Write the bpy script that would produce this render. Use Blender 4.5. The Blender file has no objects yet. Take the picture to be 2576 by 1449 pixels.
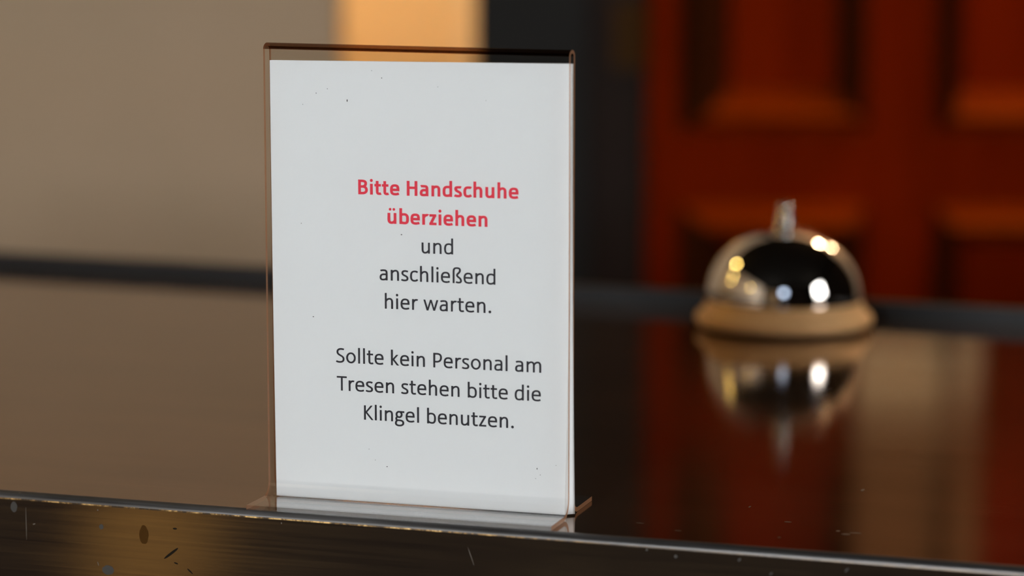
import bpy, bmesh, math, random
from mathutils import Vector, Matrix
random.seed(4)
sc = bpy.context.scene
COL = sc.collection
PI = math.pi
ZC = 1.10                       # height of the counter top

# ------------------------------------------------------------------ camera
cam_d = bpy.data.cameras.new('camera')
cam = bpy.data.objects.new('camera', cam_d); COL.objects.link(cam)
cam.location = (0, 0, ZC + 0.1805871)
cam.rotation_euler = (PI/2 - 0.1293, 0, 0)
cam_d.sensor_width = 36
cam_d.lens = 6307.663*36/2576
cam_d.clip_start = 0.02
cam_d.dof.use_dof = True
cam_d.dof.focus_distance = 0.838
cam_d.dof.aperture_fstop = 5.7
sc.camera = cam

# ------------------------------------------------------------------ world and exposure
wd = bpy.data.worlds.new('world'); sc.world = wd; wd.use_nodes = True
wd.node_tree.nodes['Background'].inputs[0].default_value = (0.55, 0.65, 0.8, 1)
wd.node_tree.nodes['Background'].inputs[1].default_value = 0.3
sc.view_settings.view_transform = 'Standard'
sc.view_settings.look = 'None'
sc.view_settings.exposure = 0.0
sc.view_settings.gamma = 1
sc.view_settings.use_curve_mapping = False
sc.cycles.use_denoising = True
sc.cycles.max_bounces = 12
sc.cycles.transparent_max_bounces = 24
# strengths of everything that gives light in the room
L_WIN_RIGHT = 15.0
L_ADDED_KEY = 70.0
L_WIN_BACK = 6.0
L_GLOBE = 50.0
L_DOOR = 250.0
L_HALL = 140.0
L_REFL_LAMP = 1.05

# ------------------------------------------------------------------ helpers
def link(name, bm, mats, parent=None, loc=None, smooth=False):
    me = bpy.data.meshes.new(name)
    bm.normal_update(); bm.to_mesh(me); bm.free()
    for m in (mats if isinstance(mats, (list, tuple)) else [mats]): me.materials.append(m)
    if smooth:
        for p in me.polygons: p.use_smooth = True
    o = bpy.data.objects.new(name, me); COL.objects.link(o)
    if parent: o.parent = parent
    if loc: o.location = loc
    return o
def tag(o, label=None, cat=None, group=None, kind=None):
    if label: o['label'] = label
    if cat: o['category'] = cat
    if group: o['group'] = group
    if kind: o['kind'] = kind
    return o
def empty(name, loc=(0,0,0), rz=0, parent=None):
    o = bpy.data.objects.new(name, None); COL.objects.link(o)
    o.empty_display_size = 0.05
    o.location = loc; o.rotation_euler = (0, 0, rz)
    if parent: o.parent = parent
    return o
def box(bm, x0, x1, y0, y1, z0, z1):
    v = [bm.verts.new(p) for p in ((x0,y0,z0),(x1,y0,z0),(x1,y1,z0),(x0,y1,z0),(x0,y0,z1),(x1,y0,z1),(x1,y1,z1),(x0,y1,z1))]
    return [bm.faces.new([v[i] for i in q]) for q in ((3,2,1,0),(4,5,6,7),(0,1,5,4),(1,2,6,5),(2,3,7,6),(3,0,4,7))]
def boxo(name, mat, b, parent=None, bevel=0, seg=2, loc=None):
    bm = bmesh.new(); box(bm, *b)
    if bevel: bmesh.ops.bevel(bm, geom=bm.edges[:], offset=bevel, segments=seg, affect='EDGES', profile=0.5)
    return link(name, bm, mat, parent, loc)
def lathe(bm, prof, n=64, c=(0,0,0), cap=True):
    rings = []
    for r, z in prof:
        if r < 1e-6: rings.append([bm.verts.new((c[0], c[1], c[2]+z))])
        else: rings.append([bm.verts.new((c[0]+r*math.cos(2*PI*i/n), c[1]+r*math.sin(2*PI*i/n), c[2]+z)) for i in range(n)])
    for a, b in zip(rings, rings[1:]):
        for i in range(n):
            j = (i+1) % n
            if len(a) == 1 and len(b) == 1: continue
            if len(a) == 1: bm.faces.new((a[0], b[j], b[i]))
            elif len(b) == 1: bm.faces.new((a[i], a[j], b[0]))
            else: bm.faces.new((a[i], a[j], b[j], b[i]))
    bmesh.ops.recalc_face_normals(bm, faces=bm.faces[:])
def smooth_by_angle(o, ang=40):
    me = o.data
    for p in me.polygons: p.use_smooth = True
    bm = bmesh.new(); bm.from_mesh(me)
    for e in bm.edges:
        if len(e.link_faces) == 2 and e.calc_face_angle(0) > math.radians(ang): e.smooth = False
    bm.to_mesh(me); bm.free()

# ------------------------------------------------------------------ materials
def mat(name, color, rough=0.5, metal=0.0, **kw):
    m = bpy.data.materials.new(name); m.use_nodes = True
    b = m.node_tree.nodes['Principled BSDF']
    b.inputs['Base Color'].default_value = (*color, 1)
    b.inputs['Roughness'].default_value = rough
    b.inputs['Metallic'].default_value = metal
    for k, v in kw.items(): b.inputs[k].default_value = v
    return m
class NT:
    def __init__(s, m): s.t = m.node_tree; s.n = s.t.nodes; s.b = s.n.get('Principled BSDF')
    def new(s, typ, **kw):
        x = s.n.new(typ)
        for k, v in kw.items(): setattr(x, k, v)
        return x
    def l(s, a, b): s.t.links.new(a, b)
    def coord(s, scale=(1,1,1), out='Object'):
        tc = s.new('ShaderNodeTexCoord'); mp = s.new('ShaderNodeMapping'); mp.inputs['Scale'].default_value = scale
        s.l(tc.outputs[out], mp.inputs['Vector']); return mp.outputs[0]
    def noise(s, vec, scale, detail=4, rough=0.55):
        n = s.new('ShaderNodeTexNoise'); n.inputs['Scale'].default_value = scale
        n.inputs['Detail'].default_value = detail; n.inputs['Roughness'].default_value = rough
        s.l(vec, n.inputs['Vector']); return n.outputs['Fac']
    def ramp(s, fac, stops):
        r = s.new('ShaderNodeValToRGB'); e = r.color_ramp.elements
        while len(e) > 1: e.remove(e[-1])
        e[0].position = stops[0][0]; e[0].color = (*stops[0][1], 1)
        for p, c in stops[1:]:
            x = e.new(p); x.color = (*c, 1)
        s.l(fac, r.inputs[0]); return r.outputs[0]
    def rng(s, fac, a, b, c, d):
        r = s.new('ShaderNodeMapRange'); s.l(fac, r.inputs[0])
        for i, v in enumerate((a, b, c, d)): r.inputs[1+i].default_value = v
        return r.outputs[0]
    def bump(s, h, strength, dist=0.001):
        b = s.new('ShaderNodeBump'); b.inputs['Strength'].default_value = strength; b.inputs['Distance'].default_value = dist
        s.l(h, b.inputs['Height']); s.l(b.outputs[0], s.b.inputs['Normal'])

# brushed, lacquered dark metal sheet of the counter; the grain runs along the counter
def counter_mat(name, c0, c1, r0, r1, metal=1.0):
    m = mat(name, c0, 0.12, metal); t = NT(m)
    g = t.noise(t.coord((3, 260, 260)), 3.0, 6, 0.65)
    cl = t.noise(t.coord((5, 22, 22)), 1.6, 4, 0.6)
    mx = t.new('ShaderNodeMath', operation='MULTIPLY'); t.l(g, mx.inputs[0]); t.l(cl, mx.inputs[1])
    t.l(t.ramp(t.rng(mx.outputs[0], 0.12, 0.42, 0, 1), [(0, c0), (1, c1)]), t.b.inputs['Base Color'])
    t.l(t.rng(mx.outputs[0], 0.1, 0.45, r0, r1), t.b.inputs['Roughness'])
    t.bump(g, 0.06, 0.0002)
    return m
M_TOP = counter_mat('counter_metal', (0.20, 0.115, 0.058), (0.30, 0.18, 0.10), 0.045, 0.11, 0.90)
M_FRONT = counter_mat('fascia_metal', (0.070, 0.046, 0.036), (0.175, 0.115, 0.066), 0.06, 0.12, 0.82)
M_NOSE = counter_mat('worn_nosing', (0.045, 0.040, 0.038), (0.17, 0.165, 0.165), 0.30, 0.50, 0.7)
M_GLINT = mat('worn_edge_warm_glint', (0.05, 0.04, 0.03), 0.3, 0.85); t = NT(M_GLINT)
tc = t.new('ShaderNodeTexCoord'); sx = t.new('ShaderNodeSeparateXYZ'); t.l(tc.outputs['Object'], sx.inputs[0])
near = t.rng(sx.outputs[0], -0.03, 0.03, 1.0, 0.05)               # worn edge; warm reflection painted on it as gold, left of the sign
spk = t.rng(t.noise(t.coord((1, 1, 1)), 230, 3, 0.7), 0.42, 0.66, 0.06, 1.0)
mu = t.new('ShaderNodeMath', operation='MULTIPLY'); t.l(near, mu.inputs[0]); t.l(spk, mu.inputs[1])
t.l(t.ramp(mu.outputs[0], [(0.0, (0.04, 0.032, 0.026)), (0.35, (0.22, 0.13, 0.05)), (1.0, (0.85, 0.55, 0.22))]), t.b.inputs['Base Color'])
M_LIP = mat('dark_lip', (0.010, 0.010, 0.011), 0.55, **{'Specular IOR Level': 0.25})
M_BODY = mat('counter_body', (0.035, 0.02, 0.012), 0.4)
M_SPOT = mat('dried_spot', (0.034, 0.028, 0.022), 0.5)
M_SCR = mat('bare_scratch', (0.13, 0.105, 0.08), 0.45)
M_STAINF = mat('brown_stain', (0.088, 0.050, 0.022), 0.16, 0.85)
M_DENT = mat('dark_stain', (0.012, 0.008, 0.004), 0.3, 0.5)

# clear acrylic: a sheet that passes what is behind it and mirrors by Fresnel
def acrylic(name, tint, edge=False, gloss=1.0):
    m = bpy.data.materials.new(name); m.use_nodes = True; t = NT(m)
    t.n.remove(t.b); out = t.n['Material Output']
    tr = t.new('ShaderNodeBsdfTransparent'); tr.inputs[0].default_value = (*tint, 1)
    gl = t.new('ShaderNodeBsdfGlossy'); gl.inputs['Roughness'].default_value = 0.02
    # the sheet does not bend the rays, so both of its faces take the outside Fresnel curve
    gm = t.new('ShaderNodeNewGeometry'); io = t.rng(gm.outputs['Backfacing'], 0, 1, 1.49, 1/1.49)
    fr = t.new('ShaderNodeFresnel'); t.l(io, fr.inputs[0])
    mx = t.new('ShaderNodeMixShader'); t.l(t.rng(fr.outputs[0], 0, 1, 0, gloss), mx.inputs[0]); t.l(tr.outputs[0], mx.inputs[1]); t.l(gl.outputs[0], mx.inputs[2])
    if not edge:
        t.l(mx.outputs[0], out.inputs[0])
    else:
        df = t.new('ShaderNodeBsdfDiffuse'); df.inputs[0].default_value = (0.66, 0.36, 0.22, 1)
        tl = t.new('ShaderNodeBsdfTranslucent'); tl.inputs[0].default_value = (0.75, 0.42, 0.27, 1)
        a = t.new('ShaderNodeMixShader'); a.inputs[0].default_value = 0.5; t.l(df.outputs[0], a.inputs[1]); t.l(tl.outputs[0], a.inputs[2])
        b = t.new('ShaderNodeMixShader'); b.inputs[0].default_value = 0.48; t.l(mx.outputs[0], b.inputs[1]); t.l(a.outputs[0], b.inputs[2])
        t.l(b.outputs[0], out.inputs[0])
    return m
M_ACR = acrylic('clear_acrylic', (0.985, 0.98, 0.97))
M_EDGE = acrylic('acrylic_cut_edge', (0.85, 0.62, 0.5), True)
M_FOOT = acrylic('clear_acrylic_foot', (0.985, 0.98, 0.97), gloss=1.7)
# the folded top: light crosses much more of the acrylic there
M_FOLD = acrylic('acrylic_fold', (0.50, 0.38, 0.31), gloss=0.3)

M_PAPER = mat('paper', (0.88, 0.91, 0.935), 0.85); t = NT(M_PAPER)
v = t.new('ShaderNodeTexVoronoi'); v.inputs['Scale'].default_value = 170; t.l(t.coord((1, 1, 1)), v.inputs['Vector'])
n_ = t.noise(t.coord((1, 1, 1)), 45, 2)
thr = t.rng(n_, 0.52, 0.72, 0.0, 0.085)
lt = t.new('ShaderNodeMath', operation='LESS_THAN'); t.l(v.outputs['Distance'], lt.inputs[0]); t.l(thr, lt.inputs[1])
mx = t.new('ShaderNodeMix', data_type='RGBA'); t.l(lt.outputs[0], mx.inputs['Factor'])
mx.inputs[6].default_value = (0.88, 0.91, 0.935, 1); mx.inputs[7].default_value = (0.42, 0.42, 0.42, 1)
t.l(mx.outputs[2], t.b.inputs['Base Color'])
M_INK = mat('black_ink', (0.004, 0.003, 0.010), 0.6)
M_RED = mat('red_ink', (0.86, 0.018, 0.055), 0.6)
M_DUST = mat('dust_grey', (0.06, 0.06, 0.065), 0.8)

M_CHROME = mat('chrome', (0.86, 0.85, 0.84), 0.035, 1.0)
M_BRASS = mat('satin_gold_base', (0.92, 0.54, 0.235), 0.5, 0.15)
M_RUB = mat('black_rubber', (0.015, 0.014, 0.013), 0.8)

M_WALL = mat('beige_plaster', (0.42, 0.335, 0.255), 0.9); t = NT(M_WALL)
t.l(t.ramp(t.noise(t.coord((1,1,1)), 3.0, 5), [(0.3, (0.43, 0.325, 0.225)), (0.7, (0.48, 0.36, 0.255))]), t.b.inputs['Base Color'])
t.bump(t.noise(t.coord((1,1,1)), 90, 3), 0.15, 0.002)
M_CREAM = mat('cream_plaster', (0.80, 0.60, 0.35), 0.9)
M_DARK = mat('dark_plaster', (0.008, 0.006, 0.005), 1.0, **{'Specular IOR Level': 0.0})
M_PILLAR = mat('slate_paint', (0.011, 0.011, 0.011), 0.7, **{'Specular IOR Level': 0.2})
M_JAMB = mat('dark_brown_wood', (0.012, 0.0045, 0.0018), 0.6, **{'Specular IOR Level': 0.15})
M_CEIL = mat('ceiling_paint', (0.008, 0.007, 0.006), 1.0, **{'Specular IOR Level': 0.0})
M_FLOOR = mat('floor_wood', (0.10, 0.06, 0.035), 0.45); t = NT(M_FLOOR)
t.l(t.ramp(t.noise(t.coord((2, 30, 1)), 2.0, 6), [(0.3, (0.03, 0.018, 0.010)), (0.7, (0.06, 0.036, 0.02))]), t.b.inputs['Base Color'])
def door_mat(name, c0, c1, spec, tint, rough):
    m = mat(name, c0, rough, **{'Specular IOR Level': spec, 'Specular Tint': (*tint, 1)}); t = NT(m)
    t.l(t.ramp(t.noise(t.coord((30, 30, 2)), 1.5, 6), [(0.3, c0), (0.7, c1)]), t.b.inputs['Base Color'])
    return m
M_DOOR = door_mat('red_varnished_wood', (0.135, 0.0065, 0.0), (0.185, 0.0110, 0.0), 0.2, (1, 0.12, 0.01), 0.5)
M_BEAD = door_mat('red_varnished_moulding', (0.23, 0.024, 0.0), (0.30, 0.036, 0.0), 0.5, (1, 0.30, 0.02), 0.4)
M_DKUP = door_mat('dark_upright_moulding', (0.028, 0.006, 0.001), (0.045, 0.010, 0.002), 0.3, (1, 0.5, 0.2), 0.5)
M_METAL = mat('aged_brass', (0.45, 0.30, 0.13), 0.35, 1.0)
M_HINGE = mat('dark_bronze', (0.050, 0.022, 0.006), 0.7, **{'Specular IOR Level': 0.05})
M_WHITEP = mat('white_paint', (0.7, 0.7, 0.68), 0.5)
M_BOARD_BROWN = mat('board_brown', (0.20, 0.090, 0.030), 0.9)
M_BOARD_CREAM = mat('board_cream', (0.95, 0.70, 0.40), 0.8)
def emit(name, color, s):
    m = bpy.data.materials.new(name); m.use_nodes = True; t = NT(m); t.n.remove(t.b)
    e = t.new('ShaderNodeEmission'); e.inputs[0].default_value = (*color, 1); e.inputs[1].default_value = s
    t.l(e.outputs[0], t.n['Material Output'].inputs[0]); return m
M_WIN_R = emit('daylight_right', (1.0, 0.96, 0.91), L_WIN_RIGHT)
M_ADDED_KEY = emit('added_key_light', (0.92, 0.965, 1.0), L_ADDED_KEY)
M_WIN_B = emit('daylight_back', (0.62, 0.76, 1.0), L_WIN_BACK)
M_GLOBE = emit('warm_globe', (1.0, 0.68, 0.18), L_GLOBE)
M_GLOBE2 = emit('door_globe', (1.0, 0.66, 0.36), L_DOOR)
M_HALL = emit('hall_lamp', (1.0, 0.80, 0.52), L_HALL)
M_REFL_LAMP = emit('reflection_lamp_glow', (1.0, 0.68, 0.21), L_REFL_LAMP)

# ------------------------------------------------------------------ the room
XL, XR, YB, YF, ZT = -2.6, 2.4, -2.4, 3.0, 2.9
X0, X1, X2, X3 = -0.209, -0.044, 0.091, 0.159      # wall end, hall gap end, pillar end, door edge
def struct(name, mat_, b, parent=None, bevel=0, label=None):
    o = boxo(name, mat_, b, parent, bevel)
    if not parent: o['kind'] = 'structure'
    if label: o['label'] = label
    return o
struct('floor', M_FLOOR, (XL-.1, XR+.1, YB-.1, 4.1, -0.1, 0), label='dark brown wooden floor')
struct('ceiling', M_CEIL, (XL-.1, XR+.1, YB-.1, 4.1, ZT, ZT+.1), label='dark ceiling above the frame')
struct('wall_back', M_WALL, (XL, X0, YF, YF+.12, 0, ZT), label='plain beige wall left of the sign, out of focus')
struct('trim_1', M_PILLAR, (X1, X2, YF-.03, YF+.14, 0, ZT), bevel=.004, label='dark slate-grey upright strip between cream gap and door frame')
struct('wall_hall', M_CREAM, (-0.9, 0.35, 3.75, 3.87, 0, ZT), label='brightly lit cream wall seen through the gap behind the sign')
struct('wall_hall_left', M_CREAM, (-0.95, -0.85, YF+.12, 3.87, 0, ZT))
struct('wall_hall_right', M_DARK, (0.30, 0.40, YF+.14, 3.87, 0, ZT))
struct('wall_left', M_WALL, (XL-.1, XL, YB-.1, 4.1, 0, ZT))
struct('added_dark_trim', M_JAMB, (XL, XL+.02, YB, YF, 0, 1.25), bevel=.004)  # unseen dark panel, added to keep the fascia's reflection dark
struct('wall_right', M_DARK, (XR, XR+.1, YB-.1, 4.1, 0, ZT))
struct('wall_front', M_DARK, (XL, XR, YB-.1, YB, 0, ZT))
struct('wall_back_right', M_WALL, (1.02, XR, YF, YF+.12, 0, ZT))
struct('added_lintel', M_WALL, (X0, X1, YF, YF+.12, 1.60, ZT))  # unseen lintel, added low to hide the lit hall from the bell
struct('wall_over_door', M_WALL, (X2, 1.02, YF, YF+.12, 2.16, ZT))

# door with bolection-moulded panels
def moulded_frame(bm, x0, x1, z0, z1, wl, wr, h=0.045):
    # bead round a panel: outer slope, ridge, inner slope down into the panel; the upright pieces have a darker colour
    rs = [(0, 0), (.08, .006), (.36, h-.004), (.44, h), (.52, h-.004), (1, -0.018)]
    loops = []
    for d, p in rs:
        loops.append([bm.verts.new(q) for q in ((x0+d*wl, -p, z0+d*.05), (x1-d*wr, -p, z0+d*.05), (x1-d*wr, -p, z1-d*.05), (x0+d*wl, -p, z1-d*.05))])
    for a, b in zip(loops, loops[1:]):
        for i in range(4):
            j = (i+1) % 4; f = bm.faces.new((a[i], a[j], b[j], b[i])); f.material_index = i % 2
door = tag(empty('door_1', (0, YF, 0)), 'red varnished panelled wooden door behind the bell, out of focus', kind='structure')
COLS = ((0.199, 0.424), (0.507, 0.732))
ROWS = ((0.14, ZC-0.108), (ZC-0.022, ZC+0.345), (ZC+0.395, 2.0))
bm = bmesh.new()
xs = [X3, 0.199, 0.424, 0.507, 0.732, 0.81]
zs = [0.01] + [v for r in ROWS for v in r] + [2.08]
for i in range(5):
    for j in range(len(zs)-1):
        if i in (1, 3) and j in (1, 3, 5): continue
        box(bm, xs[i], xs[i+1], 0, 0.045, zs[j], zs[j+1])
link('door_leaf', bm, M_DOOR, door)
for cx0, cx1 in COLS:
    for z0, z1 in ROWS:
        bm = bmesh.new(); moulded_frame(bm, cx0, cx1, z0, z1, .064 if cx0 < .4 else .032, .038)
        mo = link('panel_moulding', bm, [M_BEAD, M_DKUP], door)
        bm = bmesh.new(); box(bm, cx0+.028, cx1-.034, 0.017, 0.035, z0+.045, z1-.045)
        link('panel', bm, M_DOOR, door)
boxo('door_jamb', M_JAMB, (X2, X3, -0.02, .12, 0, 2.16), door, .004)
boxo('door_jamb', M_JAMB, (0.81, 1.02, -0.02, .12, 0, 2.16), door, .004)
boxo('door_head', M_JAMB, (X3, 0.81, -0.02, .12, 2.08, 2.16), door, .004)
bm = bmesh.new(); box(bm, X3-.040, X3-.004, -.026, -.02, ZC+.055, ZC+.135)
hg = link('hinge', bm, M_HINGE, door)
bm = bmesh.new(); lathe(bm, [(0,0),(.006,0),(.006,.08),(0,.08)], 16, (X3-.006, -.028, ZC+.055)); link('hinge_pin', bm, M_HINGE, hg)
# unseen stand-in board, added for the tan reflection in the counter top
nb = tag(empty('reflected_board', (0.488, YF-.026, ZC+.275)), 'unseen brown and cream board added on the red door for its reflection', 'board')
boxo('reflection_brown_panel', M_BOARD_BROWN, (-.075, .075, -.006, 0, .062, .36), nb)
boxo('cream_strip', M_BOARD_CREAM, (-.075, .075, -.007, 0, 0, .060), nb)

# windows and lamps of the room outside the frame, and an added key light
def window(name, pane_mat, c, w, h, axis):
    root = tag(empty(name, c), kind='structure')
    if axis == 'x': B = lambda a0,a1,z0,z1,d0,d1: (d0, d1, a0, a1, z0, z1)
    else: B = lambda a0,a1,z0,z1,d0,d1: (a0, a1, d0, d1, z0, z1)
    s = -1 if axis == 'x' else 1
    lo, hi = (-.012, -.004) if s < 0 else (.004, .012)
    boxo('pane', pane_mat, B(-w/2, w/2, -h/2, h/2, lo, hi), root)
    lo, hi = (-.04, 0) if s < 0 else (0, .04)
    boxo('window_frame', M_WHITEP, B(-w/2-.05, -w/2, -h/2-.05, h/2+.05, lo, hi), root)
    boxo('window_frame', M_WHITEP, B(w/2, w/2+.05, -h/2-.05, h/2+.05, lo, hi), root)
    boxo('window_frame', M_WHITEP, B(-w/2, w/2, h/2, h/2+.05, lo, hi), root)
    boxo('window_frame', M_WHITEP, B(-w/2, w/2, -h/2-.05, -h/2, lo, hi), root)
window('window_1', M_WIN_R, (XR, -0.75, 2.0), 0.9, 0.95, 'x')
window('added_key_window', M_ADDED_KEY, (-1.31, YB, 1.70), 0.60, 0.72, 'y')  # unseen key light for the sheet, added where the sign hides it from the bell
window('window_3', M_WIN_B, (-0.30, YB, 2.15), 0.42, 0.50, 'y')

def pendant(p, r, gm, label):
    root = tag(empty('pendant_lamp', p), label, 'lamp')
    bm = bmesh.new(); bmesh.ops.create_uvsphere(bm, u_segments=24, v_segments=12, radius=r); link('globe', bm, gm, root, smooth=True)
    bm = bmesh.new(); lathe(bm, [(0, r), (.018, r), (.018, r+.05), (.003, r+.055), (.003, ZT-p[2]), (0, ZT-p[2])], 16); link('cord', bm, M_METAL, root)
    return root
pendant((-1.47, 2.03, 2.43), .070, M_GLOBE, 'largest warm globe lamp hanging from the ceiling by the beige wall')
pendant((-1.85, 1.67, 2.12), .040, M_GLOBE, 'middle warm globe lamp hanging near the left wall')
pendant((-1.96, 1.60, 1.86), .030, M_GLOBE, 'smallest and lowest warm globe lamp near the left wall')
pendant((-2.30, -0.13, 2.10), .035, M_GLOBE, 'warm globe lamp hanging by the left wall beside the camera')
pendant((0.98, 2.50, 2.36), .045, M_GLOBE2, 'warm globe lamp hanging before the top of the door')
pendant((1.10, 2.74, 1.97), .030, M_GLOBE2, 'small warm globe lamp hanging low right of the door')
# hall light
hl = tag(empty('hall_lamp', (-0.25, 3.45, ZT)), 'flat lamp on the ceiling of the lit hall', 'lamp')
boxo('diffuser', M_HALL, (-.30, .30, -.12, .12, -.05, -.03), hl)
boxo('lamp_body', M_WHITEP, (-.32, .32, -.14, .14, -.03, 0), hl)
# unseen table and glowing shade, added for the amber reflection on the fascia
st = tag(empty('added_side_table', (-1.868, -0.89, 0)), 'unseen small round dark table added to carry the reflection lamp', 'table')
bm = bmesh.new(); lathe(bm, [(0,.35),(.2,.35),(.2,.37),(0,.37)], 40); link('added_table_top', bm, M_JAMB, st)
for a in (0, 2.1, 4.2):
    bm = bmesh.new(); lathe(bm, [(0,0),(.012,0),(.018,.35),(0,.35)], 12, (.14*math.cos(a), .14*math.sin(a), 0)); link('added_table_leg', bm, M_JAMB, st)
tl = tag(empty('reflection_lamp', (-1.868, -0.89, .37)), 'unseen glowing amber shade added for its reflection on the fascia', 'lamp')
bm = bmesh.new(); lathe(bm, [(0,0),(.06,0),(.06,.012),(.012,.02),(.010,.06),(0,.06)], 24); link('reflection_lamp_base', bm, M_METAL, tl)
bm = bmesh.new(); lathe(bm, [(.085,.05),(.072,.27),(.070,.27),(.083,.05),(.085,.05)], 40); link('reflection_lamp_shade', bm, M_REFL_LAMP, tl, smooth=True)

# ------------------------------------------------------------------ the counter
AF = -math.atan(0.3344)                       # direction of the front edge
P0 = Vector((0.0, 0.7875, ZC))                # a point of the front edge
counter = tag(empty('counter', (P0.x, P0.y, 0), AF), 'dark brown polished metal-topped reception counter carrying the sign and the bell', 'counter')
inv = Matrix.Rotation(-AF, 3, 'Z')
def cl(x, y):                                  # room x, y -> counter x, y
    p = inv @ Vector((x-P0.x, y-P0.y, 0)); return p.x, p.y
b0 = cl(-0.95, 1.3502+0.4337*0.95); b1 = cl(0.90, 1.3502-0.4337*0.90)
SX0, SX1 = -1.0, 0.95
def back_y(x): return b0[1] + (b1[1]-b0[1])*(x-b0[0])/(b1[0]-b0[0])
# worktop: rounded front nosing swept along the counter, then the long flat sheet
R = 0.0026
N = 160
prof = [(0, -0.048), (0, -R)]
for k in range(1, 9):
    a = PI/2*k/8; prof.append((R-R*math.cos(a), -R+R*math.sin(a)))
bm = bmesh.new()
cols = []
for i in range(N+1):
    x = SX0 + (SX1-SX0)*i/N
    col = [bm.verts.new((x, y, ZC+z)) for y, z in prof]
    col += [bm.verts.new((x, 0.012, ZC)), bm.verts.new((x, back_y(x), ZC)), bm.verts.new((x, back_y(x), ZC-.048)), bm.verts.new((x, .02, ZC-.048))]
    cols.append(col)
np_ = len(prof)
for a, b in zip(cols, cols[1:]):
    for k in range(len(a)):
        k2 = (k+1) % len(a)
        f = bm.faces.new((a[k], b[k], b[k2], a[k2])); f.smooth = 1 <= k <= np_-2
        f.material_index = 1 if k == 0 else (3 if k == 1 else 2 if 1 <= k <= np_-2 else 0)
bm.faces.new(cols[0]); bm.faces.new(cols[-1][::-1])
bmesh.ops.recalc_face_normals(bm, faces=bm.faces[:])
top = link('worktop', bm, [M_TOP, M_FRONT, M_NOSE, M_GLINT], counter)
# raised lip along the far edge
bm = bmesh.new()
for x0, x1 in ((SX0, SX1),):
    v = []
    for x in (x0, x1):
        y = back_y(x)
        v.append([bm.verts.new(p) for p in ((x, y, ZC-.04), (x, y, ZC+.0080), (x, y+.014, ZC+.0080), (x, y+.014, ZC-.04))])
    for k in range(4):
        bm.faces.new((v[0][k], v[1][k], v[1][(k+1)%4], v[0][(k+1)%4]))
    bm.faces.new(v[0]); bm.faces.new(v[1][::-1])
bmesh.ops.recalc_face_normals(bm, faces=bm.faces[:])
bmesh.ops.bevel(bm, geom=bm.edges[:], offset=.0015, segments=2, affect='EDGES')
tag(link('rear_lip', bm, M_LIP, counter), 'low dark raised lip along the far edge')
bm = bmesh.new()
v = [bm.verts.new((x, y, z)) for z in (0, ZC-.048) for x, y in ((SX0+.02, .05), (SX1-.02, .05), (SX1-.02, back_y(SX1)-.02), (SX0+.02, back_y(SX0)-.02))]
for q in ((3,2,1,0),(4,5,6,7),(0,1,5,4),(1,2,6,5),(2,3,7,6),(3,0,4,7)): bm.faces.new([v[i] for i in q])
link('counter_body', bm, M_BODY, counter)
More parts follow.
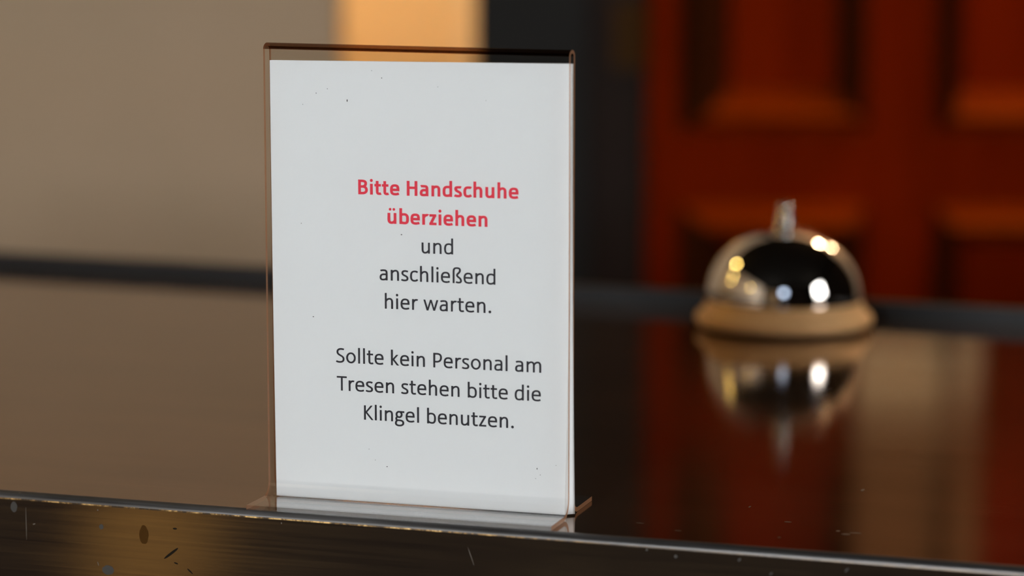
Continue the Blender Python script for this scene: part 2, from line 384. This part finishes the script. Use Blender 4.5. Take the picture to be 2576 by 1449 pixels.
# wear: marks lying on the sheet metal (x along the counter, s = depth on the top or drop on the front)
def mark(name, m, x, s, w, h, face, ang=0, n=16, jag=.12, label=None):
    bm = bmesh.new(); vs = []
    for i in range(n):
        a = 2*PI*i/n; k = 1 - random.random()*jag
        u, q = w/2*math.cos(a)*k, h/2*math.sin(a)*k
        u, q = u*math.cos(ang)-q*math.sin(ang), u*math.sin(ang)+q*math.cos(ang)
        vs.append(bm.verts.new((x+u, s+q, ZC+.00004) if face == 'top' else (x+u, -.00004, ZC-s+q)))
    bm.faces.new(vs)
    o = link(name, bm, m, counter)
    if label: o['label'] = label
    return o
MARKS = [
    ('wear_mark', M_SPOT, -0.18048, 0.00508, 0.00274, 0.00384, 'front', 0),
    ('wear_mark', M_SCR, -0.17586, 0.01075, 0.00021, 0.01233, 'front', 0),
    ('wear_mark', M_SPOT, -0.14708, 0.00964, 0.00178, 0.00192, 'front', 0),
    ('wear_mark', M_SPOT, -0.14486, 0.02453, 0.00466, 0.00356, 'front', 0),
    ('wear_mark', M_DENT, -0.12098, 0.01691, 0.00712, 0.00096, 'front', 0.65),
    ('wear_mark', M_DENT, -0.11415, 0.02254, 0.00274, 0.00055, 'front', -0.7),
    ('wear_mark', M_STAINF, -0.13109, 0.01123, 0.00356, 0.00685, 'front', 0.0),
    ('wear_mark', M_DENT, -0.11927, 0.02020, 0.00164, 0.00055, 'front', -0.3),
    ('wear_mark', M_DENT, -0.11948, 0.00833, 0.00164, 0.00068, 'front', 0),
    ('wear_mark', M_SCR, -0.14859, 0.02260, 0.00027, 0.00164, 'front', 0.3),
    ('wear_mark', M_SCR, -0.17278, 0.01052, 0.00110, 0.00041, 'front', 0.4),
    ('wear_mark', M_SCR, -0.14830, 0.00394, 0.00055, 0.00055, 'front', 0),
    ('wear_mark', M_SCR, -0.08047, 0.00361, 0.00041, 0.00068, 'front', 0),
    ('wear_mark', M_SCR, -0.01394, 0.00984, 0.00021, 0.00685, 'front', 0.35),
    ('wear_mark', M_SPOT, 0.08485, 0.00774, 0.00137, 0.00055, 'front', 0.5),
    ('wear_mark', M_SPOT, 0.04480, 0.00318, 0.00082, 0.00082, 'front', 0),
    ('wear_mark', M_SPOT, 0.05425, 0.00464, 0.00110, 0.00110, 'front', 0),
    ('wear_mark', M_SPOT, 0.07470, 0.00410, 0.00123, 0.00068, 'front', 0.8),
    ('wear_mark', M_SPOT, 0.10848, 0.00476, 0.00192, 0.00055, 'front', 0.8),
    ('wear_mark', M_SCR, 0.09536, 0.09603, 0.00125, 0.00389, 'top', 0),
    ('wear_mark', M_SCR, 0.06453, 0.05755, 0.00069, 0.00278, 'top', 0),
    ('wear_mark', M_SCR, 0.08150, 0.03919, 0.00250, 0.00111, 'top', 0),
    ('wear_mark', M_SCR, 0.09952, 0.03129, 0.00139, 0.00167, 'top', 0),
    ('wear_mark', M_SCR, 0.10279, 0.02764, 0.00306, 0.00167, 'top', 0.2),
    ('wear_mark', M_SCR, 0.10536, 0.03027, 0.00417, 0.00111, 'top', 0.1),
    ('wear_mark', M_SCR, 0.05088, 0.01562, 0.00250, 0.00067, 'top', 0),
    ('wear_mark', M_SCR, 0.03636, 0.02225, 0.00306, 0.00056, 'top', 0),
    ('wear_mark', M_SCR, -0.17792, -0.00017, 0.00111, 0.00083, 'top', 0),
    ('wear_mark', M_SCR, 0.08361, 0.01654, 0.00111, 0.00083, 'top', 0),
]
for a in MARKS: mark(*a)

# ------------------------------------------------------------------ the sign: holder, folded sheet, print
S0 = Vector((-0.030371, 0.821432, ZC))
SROT = -0.3051
holder = tag(empty('sign_holder', S0+Vector((0, 0, .00006)), SROT), 'clear acrylic table sign holder on two feet at the front edge of the counter', 'sign holder')
HW = 0.0529; TH = 0.0015; HZ = 0.1546; HX = -0.0011
YFp, YBp = -0.0024, 0.0042          # outer faces of front and back panel
def sweep(name, pts, mats, parent, hw=HW, fold=False):
    # pts: list of (outer y,z, inner y,z); the strip between them swept across the width, cut edges closed
    bm = bmesh.new(); L, Rr = [], []
    for oy, oz, iy, iz in pts:
        L.append((bm.verts.new((HX-hw, oy, oz)), bm.verts.new((HX-hw, iy, iz))))
        Rr.append((bm.verts.new((HX+hw, oy, oz)), bm.verts.new((HX+hw, iy, iz))))
    for k in range(len(pts)-1):
        for q, mi in (((L[k][0], Rr[k][0], Rr[k+1][0], L[k+1][0]), 0), ((L[k][1], L[k+1][1], Rr[k+1][1], Rr[k][1]), 0),
                      ((L[k][0], L[k+1][0], L[k+1][1], L[k][1]), 1), ((Rr[k][0], Rr[k][1], Rr[k+1][1], Rr[k+1][0]), 1)):
            f = bm.faces.new(q); f.material_index = mi
    for v in bm.verts:
        if v.co.z > 0.1: v.co.z += 0.0006 - v.co.x/HW*0.0007      # the top was folded slightly out of square
    bmesh.ops.recalc_face_normals(bm, faces=bm.faces[:])
    return bm
def foot_pts(ys, sgn, tip, r=0.0048):
    # ys: outer face of the panel; sgn -1 = foot runs to -y. starts at the tip, ends on the panel
    out = [(tip, TH, tip, 0.0)]
    cy = ys + sgn*r; cz = TH + r
    for k in range(0, 9):
        a = PI/2*k/8
        oy, oz = cy - sgn*r*math.sin(a), cz - r*math.cos(a)
        iy, iz = cy - sgn*(r+TH)*math.sin(a), cz - (r+TH)*math.cos(a)
        out.append((oy, oz, iy, iz))
    return out
def side(name, ys, sgn, tip):
    fp = foot_pts(ys, sgn, tip)
    bm = sweep(name, fp, None, None)
    # tip face
    vs = [v for v in bm.verts if abs(v.co.y-tip) < 1e-7]
    vs.sort(key=lambda v: (v.co.x, v.co.z)); f = bm.faces.new((vs[0], vs[2], vs[3], vs[1])); f.material_index = 0
    bmesh.ops.recalc_face_normals(bm, faces=bm.faces[:])
    link(name+'_foot', bm, [M_FOOT, M_EDGE], holder)
    z0 = TH + 0.0048
    bm = sweep(name, [(ys, z0, ys - sgn*TH, z0), (ys, HZ-.004, ys - sgn*TH, HZ-.004)], None, None)
    link(name+'_panel', bm, [M_ACR, M_EDGE], holder)
side('front', YFp, -1, -0.0215)
side('back', YBp, 1, 0.0265)
cy = (YFp+YBp)/2; ro = (YBp-YFp)/2; ri = ro-TH
pts = []
for k in range(0, 17):
    a = PI - PI*k/16
    pts.append((cy+ro*math.cos(a), HZ-.004+ro*math.sin(a)*.62, cy+ri*math.cos(a), HZ-.004+(ro*.62-TH*.75)*math.sin(a)))
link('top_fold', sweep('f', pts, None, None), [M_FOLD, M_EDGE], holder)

# the folded sheet: front leaf, spine on the right that opens towards the bottom, back leaf
sheet = tag(empty('notice_sheet', S0, SROT), 'folded white sheet with red and black German notice, inside the acrylic holder', 'notice')
PZ0, PZ1 = 0.0006, 0.1482
def leaf_section(t):                      # t = 0 bottom .. 1 top -> points in plan, left front edge round to the back
    o = (1-t)**2.2
    fx = 0.0517 - 0.0018*o                # front crease
    bx = 0.0520 + 0.0007*o; by = 0.0012 + 0.0012*o + .0002
    P = [(-0.0527 + .0006*o, 0.0), (0, 0.0), (fx-.004, 0.0), (fx, 0.0)]
    for k in range(1, 7):
        s = k/6
        P.append((fx + (bx-fx)*s - .0004*math.sin(PI*s)*o, (by)*s + 0*s))
    P += [(bx-.006, by+.0001), (0, by), (-0.0527, by)]
    return P
bm = bmesh.new(); rows = []
NZ = 40
for i in range(NZ+1):
    t_ = i/NZ
    rows.append([bm.verts.new((x, y, PZ0+(PZ1-PZ0)*t_)) for x, y in leaf_section(t_)])
for a, b in zip(rows, rows[1:]):
    for k in range(len(a)-1):
        f = bm.faces.new((a[k], a[k+1], b[k+1], b[k])); f.smooth = k >= 4
so = link('paper', bm, M_PAPER, sheet)
md = so.modifiers.new('thickness', 'SOLIDIFY'); md.thickness = 0.00012; md.offset = -1

# lettering ---------------------------------------------------------------
class Pen:
    def __init__(s, bold):
        s.wx, s.wy = (262, 220) if bold else (182, 154)
        s.b = bold; s.hx, s.hy = s.wx/2, s.wy/2
        s.polys = []
    def path(s, cmds, closed=False):
        pts = []; cur = None
        for c in cmds:
            if c[0] == 'M': pts.append(c[1:]); cur = c[1:]
            elif c[0] == 'L': pts.append(c[1:]); cur = c[1:]
            elif c[0] == 'C':
                a, b, e = (c[1], c[2]), (c[3], c[4]), (c[5], c[6])
                for k in range(1, 13):
                    u = k/12; w = 1-u
                    pts.append((w**3*cur[0]+3*w*w*u*a[0]+3*w*u*u*b[0]+u**3*e[0], w**3*cur[1]+3*w*w*u*a[1]+3*w*u*u*b[1]+u**3*e[1]))
                cur = e
        if closed and math.dist(pts[0], pts[-1]) < 1: pts.pop()
        n = len(pts); Lf, Rt = [], []
        for i in range(n):
            p = pts[i]
            pr = pts[i-1] if (i or closed) else None
            nx = pts[(i+1) % n] if (i < n-1 or closed) else None
            d = []
            for q0, q1 in ((pr, p), (p, nx)):
                if q0 is None or q1 is None: continue
                l = math.dist(q0, q1)
                if l > 1e-6: d.append(((q1[0]-q0[0])/l, (q1[1]-q0[1])/l))
            tx, ty = sum(a[0] for a in d), sum(a[1] for a in d); l = math.hypot(tx, ty) or 1
            tx, ty = tx/l, ty/l
            m = 1.0
            if len(d) == 2:
                c = max(0.62, math.sqrt(max(0, (1+d[0][0]*d[1][0]+d[0][1]*d[1][1])/2))); m = 1/c
            ox, oy = -ty*s.hx*m, tx*s.hy*m
            Lf.append((p[0]+ox, p[1]+oy)); Rt.append((p[0]-ox, p[1]-oy))
        for i in range(n if closed else n-1):
            j = (i+1) % n
            s.polys.append([Lf[i], Rt[i], Rt[j], Lf[j]])
    def diag(s, x0, y0, x1, y1, k=1.08):           # slanted stroke with level ends
        h = s.hx*k
        s.polys.append([(x0-h, y0), (x1-h, y1), (x1+h, y1), (x0+h, y0)])
    def dot(s, x, y, r):
        s.polys.append([(x+r*math.cos(2*PI*i/20), y+r*math.sin(2*PI*i/20)) for i in range(20)])
XH, CP, AS, OV = 952, 1294, 1392, 14
def glyph(ch, bold):
    p = Pen(bold); hx, hy = p.hx, p.hy; d = 12 if bold else 0
    T, B = XH+OV-hy, -OV+hy
    def stem(x, y0, y1): p.path([('M', x, y0), ('L', x, y1)])
    def arch(L, Rr, yt=XH):
        w = Rr-L
        p.path([('M', L, 640), ('C', L+w*.10, 770, L+w*.34, T, L+w*.60, T), ('C', L+w*.90, T, Rr, T-130, Rr, 590), ('L', Rr, 0)])
    if ch == ' ': return 463, []
    if ch in 'nhm':
        if ch == 'm':
            a = 1636; L, Mm, Rr = 152+hx, 822, 1492-hx
            stem(L, 0, XH); arch(L, Mm); arch(Mm, Rr)
        else:
            a = 1100 if bold else 1076; L, Rr = (138 if bold else 152)+hx, (966 if bold else 928)-hx
            stem(L, 0, XH if ch == 'n' else AS); arch(L, Rr)
    elif ch in 'uü':
        a = 1100 if bold else 1076; L, Rr = (132 if bold else 146)+hx, (962 if bold else 922)-hx; w = Rr-L
        stem(Rr, 0, XH)
        p.path([('M', Rr, 312), ('C', Rr-w*.10, 182, Rr-w*.34, B, Rr-w*.60, B), ('C', Rr-w*.90, B, L, B+130, L, 362), ('L', L, XH)])
        if ch == 'ü':
            r = 122 if bold else 104
            p.dot(370, 1265, r); p.dot(728, 1265, r)
    elif ch == 'r':
        a = 727 if bold else 714; L = (138 if bold else 152)+hx
        stem(L, 0, XH); p.path([('M', L, 620), ('C', L+70, 760, L+170, T, L+300, T), ('C', L+350, T, L+400, T-5, 680+d, T-32)])
    elif ch == 'i':
        a = 503 if bold else 470; stem(a/2, 0, XH); p.dot(a/2, 1238, 140 if bold else 112)
    elif ch == 'l':
        a = 470; stem(a/2, 0, AS)
    elif ch == 't':
        a = 710 if bold else 686; x = 268 if not bold else 292
        p.path([('M', x, 1215), ('L', x, 330), ('C', x, 130, x+60, B, x+205, B), ('C', x+260, B, x+310, B+12, 640+d, B+38)])
        p.path([('M', 32, XH-hy-4), ('L', 632+d, XH-hy-4)])
    elif ch == 'e':
        a = 1030 if bold else 1019; L, Rr = (72 if bold else 84)+hx, (958 if bold else 934)-hx
        yb = 505 if not bold else 478; hyb = hy*.86
        p.path([('M', L+20, yb), ('L', Rr, yb), ('C', Rr, 780, 770, T, 530, T), ('C', 290, T, L, 760, L, 470),
                ('C', L, 180, 290, B, 575, B), ('C', 690, B, 800, B+22, 892+d, B+68)])
    elif ch == 'a':
        a = 1012 if bold else 981; L, Rr = (70 if bold else 84)+hx, (874 if bold else 838)-hx
        p.path([('M', 168, 832), ('C', 270, 890, 380, T, 480, T), ('C', 660, T, Rr, 850, Rr, 630), ('L', Rr, 0)])
        p.path([('M', Rr, 545-hy*.2), ('L', 540, 545-hy*.2), ('C', 300, 540, L, 450, L, 268), ('C', L, 110, 255, B, 400, B), ('C', 545, B, 690, 100, Rr, 220)])
    elif ch == 's':
        a = 817 if bold else 801; k = hy-70
        p.path([('M', 690, 832), ('C', 620, 868, 520, T, 430, T), ('C', 270, T, 168+k*.4, 840, 168+k*.4, 715),
                ('C', 168+k*.4, 580, 290, 530, 410, 478), ('C', 540, 422, 650-k*.3, 370, 650-k*.3, 245), ('C', 650-k*.3, 90, 520, B, 350, B), ('C', 250, B, 150, B+25, 78, B+72)])
    elif ch == 'c':
        a = 857 if bold else 866; L = (72 if bold else 84)+hx
        p.path([('M', 792, 808), ('C', 720, 862, 640, T, 540, T), ('C', 300, T, L, 770, L, 462), ('C', L, 165, 290, B, 520, B), ('C', 630, B, 720, B+45, 800, B+110)])
    elif ch in 'db':
        a = 1100 if bold else 1076; L, Rr = (72 if bold else 84)+hx, (960 if bold else 924)-hx
        sx = (lambda x: x) if ch == 'd' else (lambda x: a-x)
        stem(sx(Rr), 0, AS)
        p.path([('M', sx(Rr), 745), ('C', sx(740), 870, sx(640), T, sx(530), T), ('C', sx(280), T, sx(L), 740, sx(L), 455),
                ('C', sx(L), 170, sx(280), B, sx(470), B), ('C', sx(620), B, sx(740), 110, sx(Rr), 240)])
    elif ch == 'o':
        a = 1080; L, Rr = 80+hx, 1000-hx; c = 540; k = (Rr-L)/2*.56; q = (T-B)/2*.56; m = (T+B)/2
        p.path([('M', Rr, m), ('C', Rr, m+q, c+k, T, c, T), ('C', c-k, T, L, m+q, L, m), ('C', L, m-q, c-k, B, c, B), ('C', c+k, B, Rr, m-q, Rr, m)], True)
    elif ch == 'w':
        a = 1464; w = .98
        p.diag(125, XH, 425, 0, w); p.diag(425, 0, 732, XH, w*.9); p.diag(732, XH, 1040, 0, w*.9); p.diag(1040, 0, 1340, XH, w)
    elif ch == 'z':
        a = 813 if bold else 809
        p.path([('M', 88, XH-hy), ('L', 722, XH-hy)]); p.path([('M', 72, hy), ('L', 742, hy)]); p.diag(72+hx*1.1, hy*1.2, 722-hx*1.1, XH-hy*1.2)
    elif ch == 'k':
        a = 931; L = 152+hx; stem(L, 0, AS); p.diag(L+70, 470, 765, XH, 1.12); p.diag(L+110, 545, 820, 0, 1.18)
    elif ch == 'g':
        a = 964; L, Rr = 100+hx, 770-hx; c = 435; T2, B2 = T, 330+hy; m = (T2+B2)/2; k = (Rr-L)/2*.56; q = (T2-B2)/2*.56
        p.path([('M', Rr, m), ('C', Rr, m+q, c+k, T2, c, T2), ('C', c-k, T2, L, m+q, L, m), ('C', L, m-q, c-k, B2, c, B2), ('C', c+k, B2, Rr, m-q, Rr, m)], True)
        p.path([('M', 560, XH-hy+6), ('L', 925, XH-hy+6)])
        p.path([('M', 250, 420), ('C', 165, 360, 130, 250, 190, 180), ('C', 240, 130, 330, 130, 500, 125), ('C', 720, 118, 825, 40, 825, -110),
                ('C', 825, -260, 650, -342, 450, -342), ('C', 250, -342, 120, -270, 120, -140), ('C', 120, -30, 180, 60, 260, 115)])
    elif ch == 'ß':
        a = 1079; L = 152+hx; TT = 1402-hy
        p.path([('M', L, 0), ('L', L, 1000), ('C', L, 1260, 340, TT, 545, TT), ('C', 740, TT, 830, 1280, 830, 1145), ('C', 830, 990, 740, 920, 670, 860),
                ('C', 600, 800, 565, 760, 565, 695), ('C', 565, 610, 660, 560, 760, 490), ('C', 870, 410, 925, 340, 925, 235), ('C', 925, 90, 830, B, 700, B), ('C', 610, B, 530, B+15, 460, B+55)])
    elif ch == 'S':
        a = 941; TT = CP+OV-hy
        p.path([('M', 812, 1180), ('C', 720, 1225, 630, TT, 530, TT), ('C', 330, TT, 195, 1130, 195, 965), ('C', 195, 790, 340, 725, 480, 655),
                ('C', 630, 580, 775, 510, 775, 335), ('C', 775, 140, 620, B, 400, B), ('C', 280, B, 170, B+20, 78, B+80)])
    elif ch == 'P':
        a = 1058; L, Rr = 176+hx, 985-hx; stem(L, 0, CP)
        p.path([('M', L, CP-hy), ('L', 500, CP-hy), ('C', 780, CP-hy, Rr, 1120, Rr, 905), ('C', Rr, 650, 760, 515, 480, 515), ('L', L, 515)])
    elif ch == 'T':
        a = 998; stem(499, 0, CP); p.path([('M', 18, CP-hy), ('L', 980, CP-hy)])
    elif ch == 'K':
        a = 1064; L = 176+hx; stem(L, 0, CP); p.diag(L+75, 640, 905, CP, 1.1); p.diag(L+100, 700, 980, 0, 1.15)
    elif ch == 'B':
        a = 1147; L = 150+hx; stem(L, 0, CP)
        p.path([('M', L, CP-hy), ('L', 500, CP-hy), ('C', 760, CP-hy, 860, 1110, 860, 980), ('C', 860, 800, 760, 700, 520, 690), ('L', L, 690)])
        p.path([('M', L, 690), ('L', 560, 690), ('C', 820, 680, 930, 560, 930, 400), ('C', 930, 220, 800, hy, 520, hy), ('L', L, hy)])
    elif ch == 'H':
        a = 1292; stem(150+hx, 0, CP); stem(1142-hx, 0, CP); p.path([('M', 150+hx, 700), ('L', 1142-hx, 700)])
    elif ch == '.':
        a = 517; p.dot(258, 112, 126)
    return a, p.polys
EM = 0.00776
def text_line(s, xc, zb, bold, m, label):
    tot = sum(glyph(c, bold)[0] for c in s); x = xc - tot/2048*EM*.989/2
    k = EM/2048; bm = bmesh.new(); g = 0
    for c in s:
        a, polys = glyph(c, bold)
        for poly in polys:
            g += 1
            vs = [bm.verts.new((x+px*k*.989, -0.00006-0.0000012*(g % 40), zb+py*k)) for px, py in poly]
            try: bm.faces.new(vs)
            except ValueError: pass
        x += a*k*.989
    o = link('text_line', bm, m, sheet); o['label'] = label; return o
TXC, TZ, PITCH = 0.00612, 0.10428, 0.00947
LINES = [(0, 'Bitte Handschuhe', 1), (1, 'überziehen', 1), (2, 'und', 0), (3, 'anschließend', 0), (4, 'hier warten.', 0),
         (6, 'Sollte kein Personal am', 0), (7, 'Tresen stehen bitte die', 0), (8, 'Klingel benutzen.', 0)]
for i, s, b in LINES:
    text_line(s, TXC, TZ - i*PITCH, b, M_RED if b else M_INK, ('bold red' if b else 'black') + ' print reading ' + s.rstrip('.'))
# specks of dust on the sheet
bm = bmesh.new()
for px, pz, r, e in ((-.0252,.1352,.00035,2.2),(-.0165,.1452,.0002,1),(-.0130,.1428,.0003,1),(-.0322,.1390,.00022,1.3),(-.0362,.1375,.00022,1.6),(-.0410,.1337,.0002,1),
                     (-.0380,.0626,.0005,.5),(-.0064,.0913,.0005,.6),(-.0120,.0130,.0004,.7),(-.0162,.0150,.0002,1),(-.0184,.0186,.0002,1),
                     (.0405,.0155,.0003,1.8),(.0416,.0135,.0002,1.4),(.0400,.0122,.0002,1),(.0470,.0170,.0002,1),(.0065,.1402,.0002,1),(.0230,.1360,.00018,1)):
    vs = [bm.verts.new((px+r*.6*math.cos(a*PI/3), -.00007, pz+r*.6*e*math.sin(a*PI/3))) for a in range(6)]
    bm.faces.new(vs)
o = link('dust_specks', bm, M_DUST, sheet); o['kind'] = 'stuff'

# ------------------------------------------------------------------ the bell
bell = tag(empty('service_bell', (0.13545, 1.23722, ZC)), 'chrome desk bell on a round golden base, right of the sign', 'bell')
bm = bmesh.new(); lathe(bm, [(0, 0), (.0395, 0), (.0395, .0016), (0, .0016)], 96); link('rubber_ring', bm, M_RUB, bell)
bm = bmesh.new()
lathe(bm, [(0, .0014), (.0408, .0014), (.0424, .0018), (.0436, .0032), (.0440, .0050), (.0436, .0066), (.0426, .0078), (.0412, .0088), (.0400, .0100),
           (.0393, .0115), (.0388, .0130), (.0384, .0138), (.0372, .0143), (.0340, .0145), (0, .0145)], 128)
smooth_by_angle(tag(link('base', bm, M_BRASS, bell), 'golden flared base'), 50)
bm = bmesh.new(); prof = []
a_, z0, hb = .0382, .0148, .0347
prof.append((.0372, z0-.0006)); prof.append((a_-.0002, z0-.0006)); prof.append((a_, z0))
for k in range(0, 40):
    th = PI/2*k/40; n_e = 1.0
    prof.append((a_*math.cos(th)**.94, z0+.0008+(hb-.0008)*math.sin(th)**1.0))
prof.append((.0, z0+hb))
lathe(bm, prof, 128); smooth_by_angle(tag(link('dome', bm, M_CHROME, bell), 'mirror-bright chrome dome'), 50)
bm = bmesh.new(); zt = z0+hb
lathe(bm, [(0, zt-.001), (.0056, zt-.0008), (.0052, zt+.0008), (.0040, zt+.0014), (.0036, zt+.0026), (.0042, zt+.0036), (.0045, zt+.0048), (.0040, zt+.0060), (.0030, zt+.0068),
           (.0028, zt+.0078), (.0034, zt+.0090), (.0037, zt+.0103), (.0034, zt+.0116), (.0022, zt+.0126), (0, zt+.0130)], 48)
smooth_by_angle(tag(link('plunger', bm, M_CHROME, bell), 'knobbed chrome push button'), 60)
